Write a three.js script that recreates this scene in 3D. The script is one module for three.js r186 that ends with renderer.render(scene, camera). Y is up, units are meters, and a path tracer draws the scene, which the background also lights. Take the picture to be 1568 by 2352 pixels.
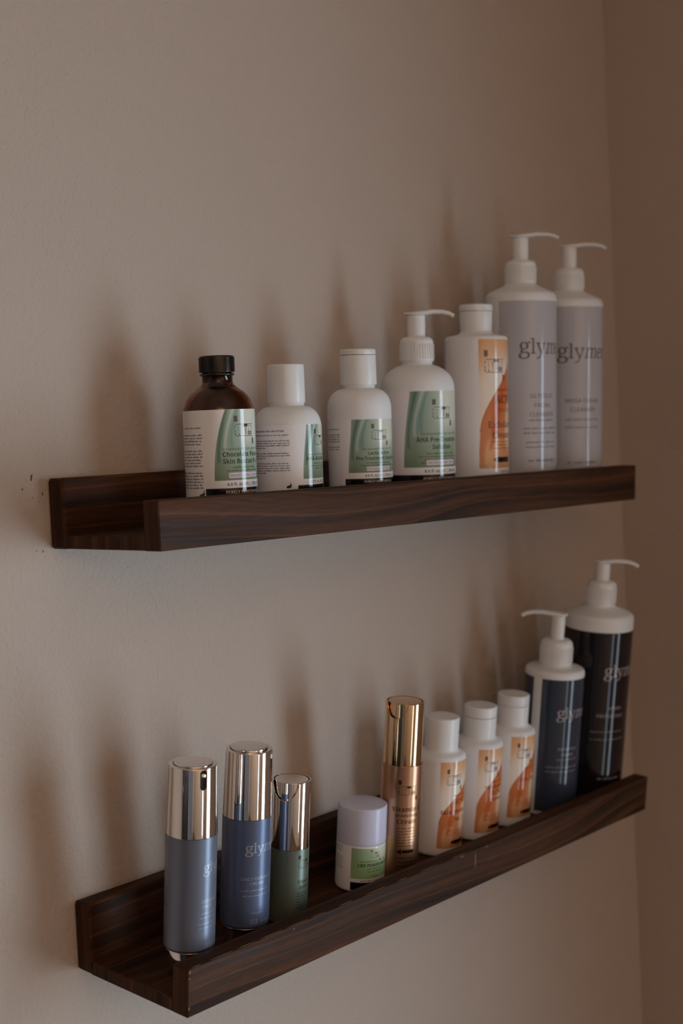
import * as THREE from 'three';
import { mergeGeometries, toCreasedNormals } from 'three/addons/utils/BufferGeometryUtils.js';
import { RectAreaLightUniformsLib } from 'three/addons/lights/RectAreaLightUniformsLib.js';
import { Brush, Evaluator, SUBTRACTION } from 'three-bvh-csg';

// ------------------------------------------------------------------ camera, sky, window light, exposure
const scene = new THREE.Scene();
const CAM = new THREE.Vector3(-0.6052, 1.6054, 0.7599);
const camera = new THREE.PerspectiveCamera(2 * Math.atan(1176 / 3345.87) * 180 / Math.PI, 1568 / 2352, 0.02, 60);
{
  const yaw = 0.8705, pitch = 0.0496, roll = 0.0486;
  const f = new THREE.Vector3(Math.sin(yaw) * Math.cos(pitch), -Math.sin(pitch), -Math.cos(yaw) * Math.cos(pitch));
  const r = new THREE.Vector3(Math.cos(yaw), 0, Math.sin(yaw)), d = f.clone().cross(r);
  const r2 = r.clone().multiplyScalar(Math.cos(roll)).addScaledVector(d, Math.sin(roll));
  const d2 = r.clone().multiplyScalar(-Math.sin(roll)).addScaledVector(d, Math.cos(roll));
  camera.position.copy(CAM);
  camera.quaternion.setFromRotationMatrix(new THREE.Matrix4().makeBasis(r2, d2.negate(), f.clone().negate()));
  camera.focus = 0.99;
  camera.userData.fStop = 6.3;
}
const renderer = new THREE.WebGLRenderer({ antialias: true });
renderer.toneMapping = THREE.LinearToneMapping;
renderer.toneMappingExposure = 1.0;
renderer.shadowMap.enabled = true;
RectAreaLightUniformsLib.init();
const SKY = new THREE.Color().setRGB(1.0, 1.25, 1.45);
scene.background = SKY;
// daylight entering by the window of the right wall: z 0.85..1.65, y 0.45..1.75
const WIN = { z0: 0.86, z1: 1.62, y0: 0.48, y1: 1.70 };
const XR = 0.7539;                               // inner face of the right wall
const daylight = new THREE.RectAreaLight(new THREE.Color().setRGB(0.80, 1.0, 1.16), 7.9, WIN.z1 - WIN.z0, WIN.y1 - WIN.y0);
daylight.position.set(XR + 0.075, (WIN.y0 + WIN.y1) / 2, (WIN.z0 + WIN.z1) / 2);
daylight.lookAt(-3, (WIN.y0 + WIN.y1) / 2, (WIN.z0 + WIN.z1) / 2);
scene.add(daylight);
// a low narrow window on the opposite wall, dimmer
const GL = { x0: 0.09, x1: 0.29, y0: 0.10, y1: 1.0 };
const ZF = 2.3;
const FILL_UPLIGHT = 5.2;                             // candela of the uplighter added in the far corner for warm fill
const FILL_SPOT = 8.2;                                // candela of the added spotlight, warm fill bounced off the wall opposite
const doorlight = new THREE.RectAreaLight(new THREE.Color().setRGB(0.82, 1.0, 1.14), 3.2, GL.x1 - GL.x0, GL.y1 - GL.y0);
doorlight.position.set((GL.x0 + GL.x1) / 2, (GL.y0 + GL.y1) / 2, ZF + 0.075);
doorlight.lookAt((GL.x0 + GL.x1) / 2, (GL.y0 + GL.y1) / 2, -3);
scene.add(doorlight);

// ------------------------------------------------------------------ helpers
let seed = 7;
const rnd = () => { seed = (seed + 0x6d2b79f5) | 0; let t = Math.imul(seed ^ (seed >>> 15), 1 | seed); t = (t + Math.imul(t ^ (t >>> 7), 61 | t)) ^ t; return ((t ^ (t >>> 14)) >>> 0) / 4294967296; };
function lattice(n, m, s0) { const keep = seed; seed = s0; const a = new Float32Array(n * m); for (let i = 0; i < n * m; i++) a[i] = rnd(); seed = keep; return a; }
function noise2(n, m, s0) {                       // tiling value noise on an n x m lattice, u and v in 0..1
  const a = lattice(n, m, s0);
  return (u, v) => {
    let x = u * n, y = v * m; const xi = Math.floor(x), yi = Math.floor(y); x -= xi; y -= yi;
    x = x * x * (3 - 2 * x); y = y * y * (3 - 2 * y);
    const X0 = ((xi % n) + n) % n, X1 = (X0 + 1) % n, Y0 = ((yi % m) + m) % m, Y1 = (Y0 + 1) % m;
    return (a[Y0 * n + X0] * (1 - x) + a[Y0 * n + X1] * x) * (1 - y) + (a[Y1 * n + X0] * (1 - x) + a[Y1 * n + X1] * x) * y;
  };
}
function dataTexture(w, h, fn, srgb, repeat) {
  const d = new Uint8Array(w * h * 4);
  for (let j = 0; j < h; j++) for (let i = 0; i < w; i++) {
    const c = fn(i / w, j / h), o = (j * w + i) * 4;
    for (let k = 0; k < 3; k++) d[o + k] = Math.max(0, Math.min(255, Math.round(255 * (c.length ? c[k] : c))));
    d[o + 3] = 255;
  }
  const t = new THREE.DataTexture(d, w, h, THREE.RGBAFormat);
  t.wrapS = t.wrapT = THREE.RepeatWrapping; t.magFilter = THREE.LinearFilter; t.minFilter = THREE.LinearMipmapLinearFilter; t.generateMipmaps = true;
  if (srgb) t.colorSpace = THREE.SRGBColorSpace;
  if (repeat) t.repeat.set(repeat[0], repeat[1]);
  t.needsUpdate = true;
  return t;
}
const lin = (r, g, b) => new THREE.Color().setRGB(r, g, b);
function mat(o) { return new THREE.MeshPhysicalMaterial(o); }
function mesh(name, geo, m, parent) { const o = new THREE.Mesh(geo, m); o.name = name; o.castShadow = o.receiveShadow = true; (parent || scene).add(o); return o; }
const taken = {};
function numbered(n) { taken[n] = (taken[n] ?? -1) + 1; return taken[n] ? n + '_' + String(taken[n]).padStart(3, '0') : n; }
function thing(name, label, category, group) {
  const g = new THREE.Group(); g.name = numbered(name); g.userData = { label, category }; if (group) g.userData.group = group; scene.add(g); return g;
}
function struct(o, label, category) { o.userData.kind = 'structure'; o.userData.label = label; o.userData.category = category; return o; }

// three's creased normals weld by centimetres: enlarge small shapes first
function creased(g, a) { g.scale(1000, 1000, 1000); const r = toCreasedNormals(g, a); r.scale(0.001, 0.001, 0.001); return r; }
// lathe from [r, y] points; points with a third entry 1 start a hard edge (the point is doubled)
function lathe(pts, seg = 64, crease = 0.6) {
  const g = new THREE.LatheGeometry(pts.map((p) => new THREE.Vector2(p[0] < 0.0012 ? 1e-5 : p[0], p[1])), seg);
  return creased(g, crease);
}
// rounded corner between straight pieces: list of [r, y, radius]
function rounded(pts, n = 5) {
  const out = [];
  for (let i = 0; i < pts.length; i++) {
    const p = pts[i], R = p[2] || 0;
    if (!R || i === 0 || i === pts.length - 1) { out.push([p[0], p[1]]); continue; }
    const a = pts[i - 1], b = pts[i + 1];
    const la = Math.hypot(a[0] - p[0], a[1] - p[1]), lb = Math.hypot(b[0] - p[0], b[1] - p[1]);
    const r1 = Math.min(R, la * 0.5), r2 = Math.min(R, lb * 0.5);
    const A = [p[0] + (a[0] - p[0]) / la * r1, p[1] + (a[1] - p[1]) / la * r1], B = [p[0] + (b[0] - p[0]) / lb * r2, p[1] + (b[1] - p[1]) / lb * r2];
    for (let k = 0; k <= n; k++) { const t = k / n, u = 1 - t; out.push([u * u * A[0] + 2 * u * t * p[0] + t * t * B[0], u * u * A[1] + 2 * u * t * p[1] + t * t * B[1]]); }
  }
  return out;
}
// a thin curved sheet around the y axis, angles in degrees, 0 faces +z, growing to the right as seen from outside
function wrapGeo(R, y0, y1, a0, a1, thick = 0.00012, taper = 0) {
  const n = Math.max(8, Math.round((a1 - a0) / 4)), pos = [], uv = [], idx = [];
  const full = a1 - a0 > 359;
  for (let s = 0; s < 2; s++) for (let i = 0; i <= n; i++) {
    const a = (a0 + (a1 - a0) * i / n) * Math.PI / 180;
    for (let j = 0; j < 2; j++) {
      const r = R + (s ? 0 : thick) + (j ? taper : 0);
      pos.push(r * Math.sin(a), j ? y1 : y0, r * Math.cos(a));
      uv.push((a * 180 / Math.PI + 180) / 360, j);
    }
  }
  const q = (a, b, c, d) => idx.push(a, b, c, a, c, d), N = (n + 1) * 2;
  for (let i = 0; i < n; i++) {
    const a = i * 2, b = a + 2;
    q(a, b, b + 1, a + 1);
    q(N + a, N + a + 1, N + b + 1, N + b);
    q(a + 1, b + 1, N + b + 1, N + a + 1);
    q(a, N + a, N + b, b);
  }
  if (!full) { q(0, 1, N + 1, N); q(n * 2, N + n * 2, N + n * 2 + 1, n * 2 + 1); }
  const g = new THREE.BufferGeometry();
  g.setAttribute('position', new THREE.Float32BufferAttribute(pos, 3)); g.setAttribute('uv', new THREE.Float32BufferAttribute(uv, 2)); g.setIndex(idx);
  return creased(g, 0.5);
}
// sweep of an elliptic section along points {p:[x,y,z], a, b}: a is the half width sideways (z), b the half height
function sweep(st, seg = 20) {
  const pos = [], idx = [], n = st.length;
  for (let i = 0; i < n; i++) {
    const p = new THREE.Vector3(...st[i].p), q = new THREE.Vector3(...st[Math.min(n - 1, i + 1)].p), o = new THREE.Vector3(...st[Math.max(0, i - 1)].p);
    const t = q.sub(o).normalize(), side = new THREE.Vector3(0, 0, 1), up = side.clone().cross(t).normalize();
    for (let k = 0; k < seg; k++) {
      const c = Math.cos(k / seg * 2 * Math.PI), s = Math.sin(k / seg * 2 * Math.PI), e = 0.75;
      const ca = Math.sign(c) * Math.abs(c) ** e, sa = Math.sign(s) * Math.abs(s) ** e;
      const v = p.clone().addScaledVector(side, ca * st[i].a).addScaledVector(up, sa * st[i].b);
      pos.push(v.x, v.y, v.z);
    }
  }
  for (let i = 0; i < n - 1; i++) for (let k = 0; k < seg; k++) {
    const a = i * seg + k, b = i * seg + (k + 1) % seg, c = a + seg, d = b + seg;
    idx.push(a, b, d, a, d, c);
  }
  for (const e of [0, n - 1]) { const c = pos.length / 3; pos.push(...st[e].p); for (let k = 0; k < seg; k++) { const a = e * seg + k, b = e * seg + (k + 1) % seg; e ? idx.push(c, a, b) : idx.push(c, b, a); } }
  const g = new THREE.BufferGeometry();
  g.setAttribute('position', new THREE.Float32BufferAttribute(pos, 3)); g.setAttribute('uv', new THREE.Float32BufferAttribute(new Float32Array(pos.length / 3 * 2), 2)); g.setIndex(idx);
  return creased(g, 0.8);
}
const evaluator = new Evaluator();
evaluator.attributes = ['position', 'normal'];
function cut(a, b) {
  const A = new Brush(a), B = new Brush(b); A.updateMatrixWorld(); B.updateMatrixWorld();
  const g = evaluator.evaluate(A, B, SUBTRACTION).geometry; g.clearGroups(); return g;
}

// ------------------------------------------------------------------ room
const peelA = noise2(96, 96, 11), peelB = noise2(200, 200, 12), peelC = noise2(24, 24, 13), peelD = noise2(6, 6, 14);
const peel = dataTexture(1024, 1024, (u, v) => 0.1 + 0.42 * peelA(u + 0.004 * peelB(u, v), v) + 0.3 * peelB(u, v) + 0.08 * peelC(u, v), false, [4.6, 4.6]);
const paintTone = dataTexture(512, 512, (u, v) => { const k = 0.965 + 0.035 * (0.5 * peelC(u, v) + 0.5 * peelD(u, v)); return [k, k, k]; }, false, [0.9, 0.9]);
const wallPaint = mat({ color: lin(0.52, 0.435, 0.375), roughness: 0.75, bumpMap: peel, bumpScale: 0.0007, map: paintTone });
const YC = 2.45, XL = -1.75;
function panelWall(w, h, holes, thick) {           // shape in x,y extruded along +z, uv in metres
  const s = new THREE.Shape([new THREE.Vector2(0, 0), new THREE.Vector2(w, 0), new THREE.Vector2(w, h), new THREE.Vector2(0, h)]);
  for (const [x0, y0, x1, y1] of holes) s.holes.push(new THREE.Path([new THREE.Vector2(x0, y0), new THREE.Vector2(x0, y1), new THREE.Vector2(x1, y1), new THREE.Vector2(x1, y0)]));
  return new THREE.ExtrudeGeometry(s, { depth: thick, bevelEnabled: false });
}
const wallBack = struct(mesh('wall_back', panelWall(XR - XL + 0.14, YC, [], 0.12).translate(XL, 0, -0.12), wallPaint), 'beige painted wall with fine orange-peel texture behind both shelves', 'wall');
const wallRight = struct(mesh('wall_right', panelWall(ZF + 0.12, YC, [[WIN.z0, WIN.y0, WIN.z1, WIN.y1]], 0.14).rotateY(-Math.PI / 2).translate(XR + 0.14, 0, 0), wallPaint), 'plain beige side wall meeting the shelf wall in a corner', 'wall');
struct(mesh('wall_left', panelWall(ZF + 0.24, YC, [], 0.12).rotateY(-Math.PI / 2).translate(XL, 0, -0.12), wallPaint), 'beige wall at the far end of the room', 'wall');
struct(mesh('wall_front', panelWall(XR - XL + 0.26, YC, [[GL.x0 - XL, GL.y0, GL.x1 - XL, GL.y1]], 0.12).translate(XL, 0, ZF), wallPaint), 'beige wall opposite the shelves', 'wall');
const ceilPaint = mat({ color: lin(0.76, 0.68, 0.58), roughness: 0.85 });
struct(mesh('ceiling', new THREE.BoxGeometry(XR - XL + 0.3, 0.12, ZF + 0.3).translate((XR + XL) / 2, YC + 0.06, ZF / 2), ceilPaint), 'off white ceiling over the room', 'ceiling');
const floorA = noise2(3, 60, 21), floorB = noise2(6, 200, 22);
const floorTex = dataTexture(512, 512, (u, v) => { const k = 0.7 + 0.3 * floorA(u, v) + 0.15 * (floorB(u, v) - 0.5); return [0.42 * k, 0.33 * k, 0.27 * k]; }, true, [0.8, 0.8]);
const floorMat = mat({ color: 0xffffff, map: floorTex, roughness: 0.32 });
struct(mesh('floor', new THREE.BoxGeometry(XR - XL + 0.3, 0.1, ZF + 0.3).translate((XR + XL) / 2, -0.05, ZF / 2), floorMat), 'warm brown wooden floor of the room', 'floor');
const whitePaint = mat({ color: lin(0.62, 0.58, 0.54), roughness: 0.5 }), paneMat = mat({ color: 0xffffff, roughness: 0, transmission: 1, thickness: 0, ior: 1.5 });
function frameGeo(w, h, b, d, bars) {
  const parts = [new THREE.BoxGeometry(w, b, d).translate(0, h / 2 - b / 2, 0), new THREE.BoxGeometry(w, b, d).translate(0, -h / 2 + b / 2, 0),
    new THREE.BoxGeometry(b, h - 2 * b, d).translate(-w / 2 + b / 2, 0, 0), new THREE.BoxGeometry(b, h - 2 * b, d).translate(w / 2 - b / 2, 0, 0)];
  for (const [x, y, bw, bh] of bars) parts.push(new THREE.BoxGeometry(bw, bh, d * 0.8).translate(x, y, 0));
  return mergeGeometries(parts);
}
{
  const w = new THREE.Group(); w.name = 'window_1'; scene.add(w); struct(w, 'white framed sash window in the side wall', 'window');
  const W = WIN.z1 - WIN.z0, H = WIN.y1 - WIN.y0;
  w.position.set(XR + 0.06, (WIN.y0 + WIN.y1) / 2, (WIN.z0 + WIN.z1) / 2); w.rotation.y = -Math.PI / 2;
  mesh('window_frame', frameGeo(W, H, 0.035, 0.05, []), whitePaint, w);
  mesh('pane', new THREE.BoxGeometry(W - 0.07, H - 0.07, 0.004).translate(0, 0, -0.012), paneMat, w);
  const d = new THREE.Group(); d.name = 'window_2'; scene.add(d); struct(d, 'low narrow window in the wall opposite the shelves', 'window');
  const w2 = GL.x1 - GL.x0, h2 = GL.y1 - GL.y0;
  d.position.set((GL.x0 + GL.x1) / 2, (GL.y0 + GL.y1) / 2, ZF + 0.05);
  mesh('window_frame', frameGeo(w2, h2, 0.04, 0.05, []), whitePaint, d);
  mesh('pane', new THREE.BoxGeometry(w2 - 0.08, h2 - 0.08, 0.004).translate(0, 0, 0.012), paneMat, d);
  // unseen dark door, added so the chrome caps mirror a dark band
  const dm = mat({ color: lin(0.03, 0.02, 0.015), roughness: 0.4 });
  const door = new THREE.Group(); door.name = 'door_1'; scene.add(door); struct(door, 'unseen dark brown panelled door added for the dark band in the chrome caps', 'door');
  door.position.set(XL + 0.02, 0, 0.53); door.rotation.y = -Math.PI / 2;
  mesh('door_leaf', frameGeo(0.9, 2.02, 0.12, 0.036, [[0, 0.05, 0.66, 0.12], [0, 0, 0.1, 1.8]]).translate(0, 1.01, 0), dm, door);
  mesh('door_panel', new THREE.BoxGeometry(0.88, 2.0, 0.014).translate(0, 1.01, 0.011), dm, door);
  mesh('door_handle', mergeGeometries([lathe([[0, 0], [0.026, 0], [0.026, 0.008], [0.01, 0.012], [0.01, 0.03], [0.024, 0.04], [0.026, 0.052], [0.016, 0.062], [0, 0.064]], 24).rotateX(-Math.PI / 2)]).translate(-0.38, 1.0, -0.018), mat({ color: lin(0.6, 0.56, 0.5), metalness: 1, roughness: 0.3 }), door);
}
// unseen slate blue door beside it, added as a blue-grey band for the chrome
{
  const m = mat({ color: lin(0.20, 0.215, 0.27), roughness: 0.45 }), d = new THREE.Group(); d.name = 'door_2'; scene.add(d); struct(d, 'unseen slate blue door added for the blue-grey band in the chrome caps', 'door');
  d.position.set(XL + 0.02, 0, 1.5); d.rotation.y = -Math.PI / 2;
  mesh('door_leaf', frameGeo(0.8, 2.02, 0.1, 0.036, [[0, 0, 0.6, 0.1]]).translate(0, 1.01, 0), m, d);
  mesh('door_panel', new THREE.BoxGeometry(0.78, 2.0, 0.014).translate(0, 1.01, 0.011), m, d);
}
// unseen ceiling spotlight added for warm fill, bounced off the wall opposite the shelves
{
  const t = thing('fill_spotlight', 'added unseen ceiling spotlight giving warm fill off the wall opposite the shelves', 'lamp'); t.position.set(-0.5, YC, 0.95);
  const grey = mat({ color: lin(0.5, 0.48, 0.45), roughness: 0.4 });
  mesh('ceiling_plate', lathe(rounded([[0.001, -0.02], [0.045, -0.02, 0.004], [0.045, 0], [0.001, 0]]), 32), grey, t);
  mesh('arm', lathe([[0.001, -0.07], [0.007, -0.07], [0.007, -0.018], [0.001, -0.018]], 16), grey, t);
  const head = new THREE.Group(); head.name = 'lamp_head'; head.position.set(0, -0.09, 0); head.lookAt(0, -0.09 - 0.95, 1.35); t.add(head);
  mesh('housing', lathe(rounded([[0.001, -0.06], [0.035, -0.06, 0.01], [0.055, 0.05], [0.052, 0.05], [0.033, -0.05], [0.001, -0.05]]), 32).rotateX(Math.PI / 2), grey, head);
  mesh('bulb', lathe([[0.001, 0.012], [0.03, 0.01], [0.044, 0.018], [0.03, 0.026], [0.001, 0.03]], 32).rotateX(Math.PI / 2), mat({ color: lin(0.8, 0.7, 0.5), emissive: lin(1.0, 0.72, 0.46), emissiveIntensity: 3, roughness: 0.6 }), head);
  const l = new THREE.SpotLight(lin(1.0, 0.72, 0.44), FILL_SPOT, 0, 1.05, 0.9, 2); l.position.set(-0.5, YC - 0.09 - 0.035, 0.95 + 0.05); l.target.position.set(-0.5, 1.25, ZF); l.castShadow = true; l.shadow.radius = 2; scene.add(l, l.target);
}
// unseen uplighter added for soft warm fill: its opaque bowl lights the ceiling
{
  const t = thing('fill_uplighter', 'added unseen torchiere with opaque bowl giving warm fill from the far corner', 'lamp'); t.position.set(-1.45, 0, 2.02);
  const brass = mat({ color: lin(0.35, 0.25, 0.13), metalness: 1, roughness: 0.35 });
  mesh('base', lathe(rounded([[0.001, 0], [0.14, 0, 0.004], [0.135, 0.02, 0.006], [0.02, 0.032], [0.001, 0.032]]), 48), brass, t);
  mesh('pole', lathe([[0.001, 0.03], [0.011, 0.03], [0.011, 1.74], [0.001, 1.74]], 20), brass, t);
  mesh('lamp_shade', lathe(rounded([[0.001, 1.73], [0.05, 1.74, 0.01], [0.16, 1.86], [0.157, 1.862], [0.05, 1.748, 0.01], [0.001, 1.742]]), 48), brass, t);
  mesh('bulb', new THREE.SphereGeometry(0.032, 24, 16).translate(0, 1.785, 0), mat({ color: lin(0.8, 0.7, 0.5), emissive: lin(1.0, 0.66, 0.38), emissiveIntensity: 3, roughness: 0.6 }), t);
  const l = new THREE.SpotLight(lin(1.0, 0.65, 0.36), FILL_UPLIGHT, 0, 1.15, 0.8, 2); l.position.set(-1.45, 1.83, 2.02); l.target.position.set(-1.45, 3, 2.02); l.castShadow = true; l.shadow.radius = 2; scene.add(l, l.target);
}
// scuffs on the shelf wall beside the upper shelf: short dark marks
{
  const sm = mat({ color: lin(0.07, 0.05, 0.04), roughness: 0.9 });
  for (const [x, y, w, h, a] of [[-0.0128, 1.5906, 0.0011, 0.0042, -0.25], [-0.0205, 1.5835, 0.0014, 0.0011, 0.4], [-0.0045, 1.5795, 0.0009, 0.0026, -0.1], [-0.0125, 1.5775, 0.0007, 0.0007, 0], [-0.0123, 1.5921, 0.0020, 0.0006, 0.3], [-0.0130, 1.5889, 0.0017, 0.0005, 0.2], [-0.0068, 1.5421, 0.0006, 0.0018, -0.2], [-0.012, 1.543, 0.0006, 0.0009, 0.1]]) {
    const g = new THREE.SphereGeometry(1, 10, 6).scale(w / 2, h / 2, 0.00025).rotateZ(a).translate(x, y, 0.0001);
    mesh('scuff_mark', g, sm, wallBack);
  }
}

// ------------------------------------------------------------------ shelves
const TB = 0.0093, TK = 0.0152, TF = 0.0141, DEP = 0.1042, HB = 0.0461, HF = 0.0314;
const SH = {
  U: { x: 0, y: 1.5431, len: 0.5933, t: 0.0051, w: 0.0500 },
  L: { x: 0.0015, y: 1.2625, len: 0.5890, t: 0.1045, w: 0.0255 },
};
const tiltAt = (s, x) => s.t + s.w * x / s.len;
function onShelf(s, x, z, y) { const a = tiltAt(s, x), c = Math.cos(a), n = Math.sin(a); return new THREE.Vector3(s.x + x, s.y + c * y - n * z, n * y + c * z); }
const gA = noise2(5, 40, 31), gB = noise2(14, 220, 32), gC = noise2(3, 9, 33), gD = noise2(60, 420, 34), gE = noise2(7, 5, 35);
function woodTone(u, v) {
  const bend = 0.10 * (gC(u, v) - 0.5) + 0.03 * (gE(u, v) - 0.5);
  const vv = v + bend, ring = Math.abs(((vv * 17) % 1 + 1) % 1 - 0.5) * 2;
  const line = Math.pow(1 - ring, 9);
  return { a: gA(u, vv), b: gB(u, vv), f: gD(u, v), line };
}
const woodMap = dataTexture(1024, 512, (u, v) => {
  const t = woodTone(u, v), k = 0.62 + 0.5 * (t.a - 0.5) + 0.22 * (t.b - 0.5) + 0.2 * (t.f - 0.5) + 0.42 * t.line;
  return [0.305 * k + 0.04, 0.188 * k + 0.018, 0.105 * k + 0.005];
}, true, [1.6, 4.2]);
const woodBump = dataTexture(1024, 512, (u, v) => { const t = woodTone(u, v); return 0.3 + 0.3 * t.b + 0.3 * t.f + 0.15 * t.line; }, false, [1.6, 4.2]);
const woodRough = dataTexture(512, 256, (u, v) => { const t = woodTone(u, v); return 0.52 + 0.2 * t.b; }, false, [1.6, 4.2]);
const wood = mat({ color: 0xffffff, map: woodMap, bumpMap: woodBump, bumpScale: 0.00025, roughness: 1, roughnessMap: woodRough, specularIntensity: 0.38 });
const endBump = dataTexture(256, 256, (() => { const n = noise2(90, 90, 41); return (u, v) => n(u, v); })(), false, [30, 30]);
const bare = mat({ color: lin(0.24, 0.115, 0.045), roughness: 0.6 });
// board with rounded long edges, running along x, cross-section y0..y1, z0..z1; map(x, z, y) places it
function board(len, y0, y1, z0, z1, r, place, shift) {
  const ring = [];
  for (const [cy, cz, a0] of [[y1 - r, z1 - r, 0], [y1 - r, z0 + r, 1], [y0 + r, z0 + r, 2], [y0 + r, z1 - r, 3]])
    for (let k = 0; k <= 3; k++) { const a = (a0 + k / 3) * Math.PI / 2; ring.push([cy + r * Math.sin(a), cz + r * Math.cos(a)]); }
  const m = ring.length, xs = [0], N = 24;
  const my = (y0 + y1) / 2, mz = (z0 + z1) / 2;
  xs.push(r); for (let i = 1; i < N; i++) xs.push(r + (len - 2 * r) * i / N); xs.push(len - r, len);
  const pos = [], uv = [], idx = [];
  xs.forEach((x, i) => {
    const inset = (i === 0 || i === xs.length - 1) ? r : 0;
    let g = 0;
    for (let k = 0; k <= m; k++) {
      const [y, z] = ring[k % m], [py, pz] = ring[(k + m - 1) % m];
      if (k) g += Math.hypot(y - py, z - pz);
      const yy = y - Math.sign(y - my) * inset * 0.8, zz = z - Math.sign(z - mz) * inset * 0.8;
      const p = place(x, zz, yy); pos.push(p.x, p.y, p.z); uv.push(x + shift, g + shift * 1.7);
    }
  });
  const M = m + 1;
  for (let i = 0; i < xs.length - 1; i++) for (let k = 0; k < m; k++) { const a = i * M + k, b = a + 1, c = a + M, d = c + 1; idx.push(a, c, b, b, c, d); }
  for (const i of [0, xs.length - 1]) {
    const c = pos.length / 3, base = i * M, cp = place(xs[i], mz, my); pos.push(cp.x, cp.y, cp.z); uv.push(shift, shift);
    const e = pos.length / 3;
    for (let k = 0; k <= m; k++) { pos.push(pos[(base + k) * 3], pos[(base + k) * 3 + 1], pos[(base + k) * 3 + 2]); const [y, z] = ring[k % m]; uv.push(shift + (y - my) * 0.12, shift + z - mz); }
    for (let k = 0; k < m; k++) i === 0 ? idx.push(c, e + k, e + k + 1) : idx.push(c, e + k + 1, e + k);
  }
  const g = new THREE.BufferGeometry();
  g.setAttribute('position', new THREE.Float32BufferAttribute(pos, 3)); g.setAttribute('uv', new THREE.Float32BufferAttribute(uv, 2)); g.setIndex(idx);
  return creased(g, 0.55);
}
function makeShelf(key, label, n) {
  const s = SH[key], t = thing('ledge_shelf', label, 'shelf');
  const o = new THREE.Vector3(s.x, s.y, 0); t.position.copy(o);
  const flat = (x, z, y) => new THREE.Vector3(x, y + (1 - y / HB) * (onShelf(s, x, z, 0).y - s.y), z), bent = (x, z, y) => onShelf(s, x, z, y).sub(o);
  mesh('back_board', board(s.len, 0, HB, 0.0002, TK, 0.0016, flat, 0.11 + n * 0.37), wood, t);
  mesh('bottom_board', board(s.len - 0.0006, 0.0003, TB, TK - 0.0012, DEP - TF + 0.0008, 0.0006, bent, 0.51 + n * 0.23), wood, t);
  const f = mesh('front_board', board(s.len, 0, HF, DEP - TF, DEP, 0.0009, bent, 0.83 + n * 0.41), wood, t);
  return { t, f, bent };
}
const upper = makeShelf('U', 'upper dark-stained wooden ledge shelf carrying the amber bottle and white bottles', 0);
const lower = makeShelf('L', 'lower dark-stained wooden ledge shelf carrying the chrome-capped and gold bottles', 1);
function chip(sh, x, y, w, h, a, onTop) {
  const g = new THREE.SphereGeometry(1, 10, 6).scale(w / 2, h / 2, 0.00018).rotateZ(a);
  const p = g.attributes.position;
  for (let i = 0; i < p.count; i++) {
    const q = onTop ? sh.bent(x + p.getX(i), onTop + p.getY(i), HF + 0.00005 + p.getZ(i)) : sh.bent(x + p.getX(i), DEP + 0.00004 + p.getZ(i), y + p.getY(i));
    p.setXYZ(i, q.x, q.y, q.z);
  }
  g.computeVertexNormals(); mesh('worn_scratch', g, bare, sh.f);
}
chip(lower, 0.3105, 0.0225, 0.0012, 0.0130, 0.05); chip(lower, 0.325, 0.0300, 0.004, 0.0009, 0.1); chip(lower, 0.292, 0.0302, 0.005, 0.0008, 0);
for (let i = 0, x = 0.004; x < 0.30; i++) { const w = 0.008 + 0.02 * rnd(); chip(lower, x + w / 2, 0, w, 0.00045 + 0.0003 * rnd(), 0, DEP - 0.0011); x += w + (x < 0.11 ? 0.001 : 0.012) + 0.006 * rnd(); }
chip(lower, 0.0015, 0.0295, 0.0016, 0.0022, 0.3); chip(lower, 0.0012, 0.0255, 0.0012, 0.0014, 0); chip(lower, 0.0014, 0.0060, 0.0015, 0.0022, -0.3); chip(lower, 0.098, 0.0292, 0.0018, 0.0009, 0.2);

// ------------------------------------------------------------------ label print
const INK = '#332a26';
function sheet(R, hmm, k = 8) {                    // canvas around the whole bottle; units are millimetres, x = 0 is the side that faces +z
  const W = Math.round(2 * Math.PI * R * 1000 * k), H = Math.round(hmm * k);
  const cv = document.createElement('canvas'); cv.width = W; cv.height = H;
  const c = cv.getContext('2d'); c.scale(k, k); c.translate(W / 2 / k, 0);
  return { cv, c, W: W / k, H: H / k, R: R * 1000 };
}
function finish(s) { const t = new THREE.CanvasTexture(s.cv); t.colorSpace = THREE.SRGBColorSpace; t.wrapS = THREE.RepeatWrapping; t.anisotropy = 8; return t; }
function text(s, str, x, y, size, o = {}) {
  const c = s.c; c.save(); c.translate(x, y); c.scale((o.stretch || 1) * size / 20, size / 20);
  if (o.skew) c.transform(1, 0, -o.skew, 1, 0, 0);
  c.font = (o.bold ? 'bold ' : '') + '20px ' + (o.font || 'sans-serif'); c.textAlign = o.align || 'center'; c.textBaseline = 'alphabetic'; c.fillStyle = o.color || INK;
  c.fillText(str, 0, 0);
  const w = c.measureText(str).width * (o.stretch || 1) * size / 20; c.restore(); return w;
}
function fine(s, x0, x1, y, size, color, align) {   // rows of print too small to read: word-long strokes
  const c = s.c; c.fillStyle = color; let x = x0;
  while (x < x1 - size * 0.6) {
    const w = Math.min(x1 - x, size * (1 + 3.2 * rnd()));
    for (let u = x; u < x + w - 0.1; u += size * 0.42) { const h = size * (rnd() < 0.25 ? 0.78 : 0.52); c.globalAlpha = 0.75; c.fillRect(u, y - h, size * 0.27, h); }
    c.globalAlpha = 0.2; c.fillRect(x, y - size * 0.3, w, size * 0.12); c.globalAlpha = 1;
    x += w + size * 0.55;
  }
}
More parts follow.
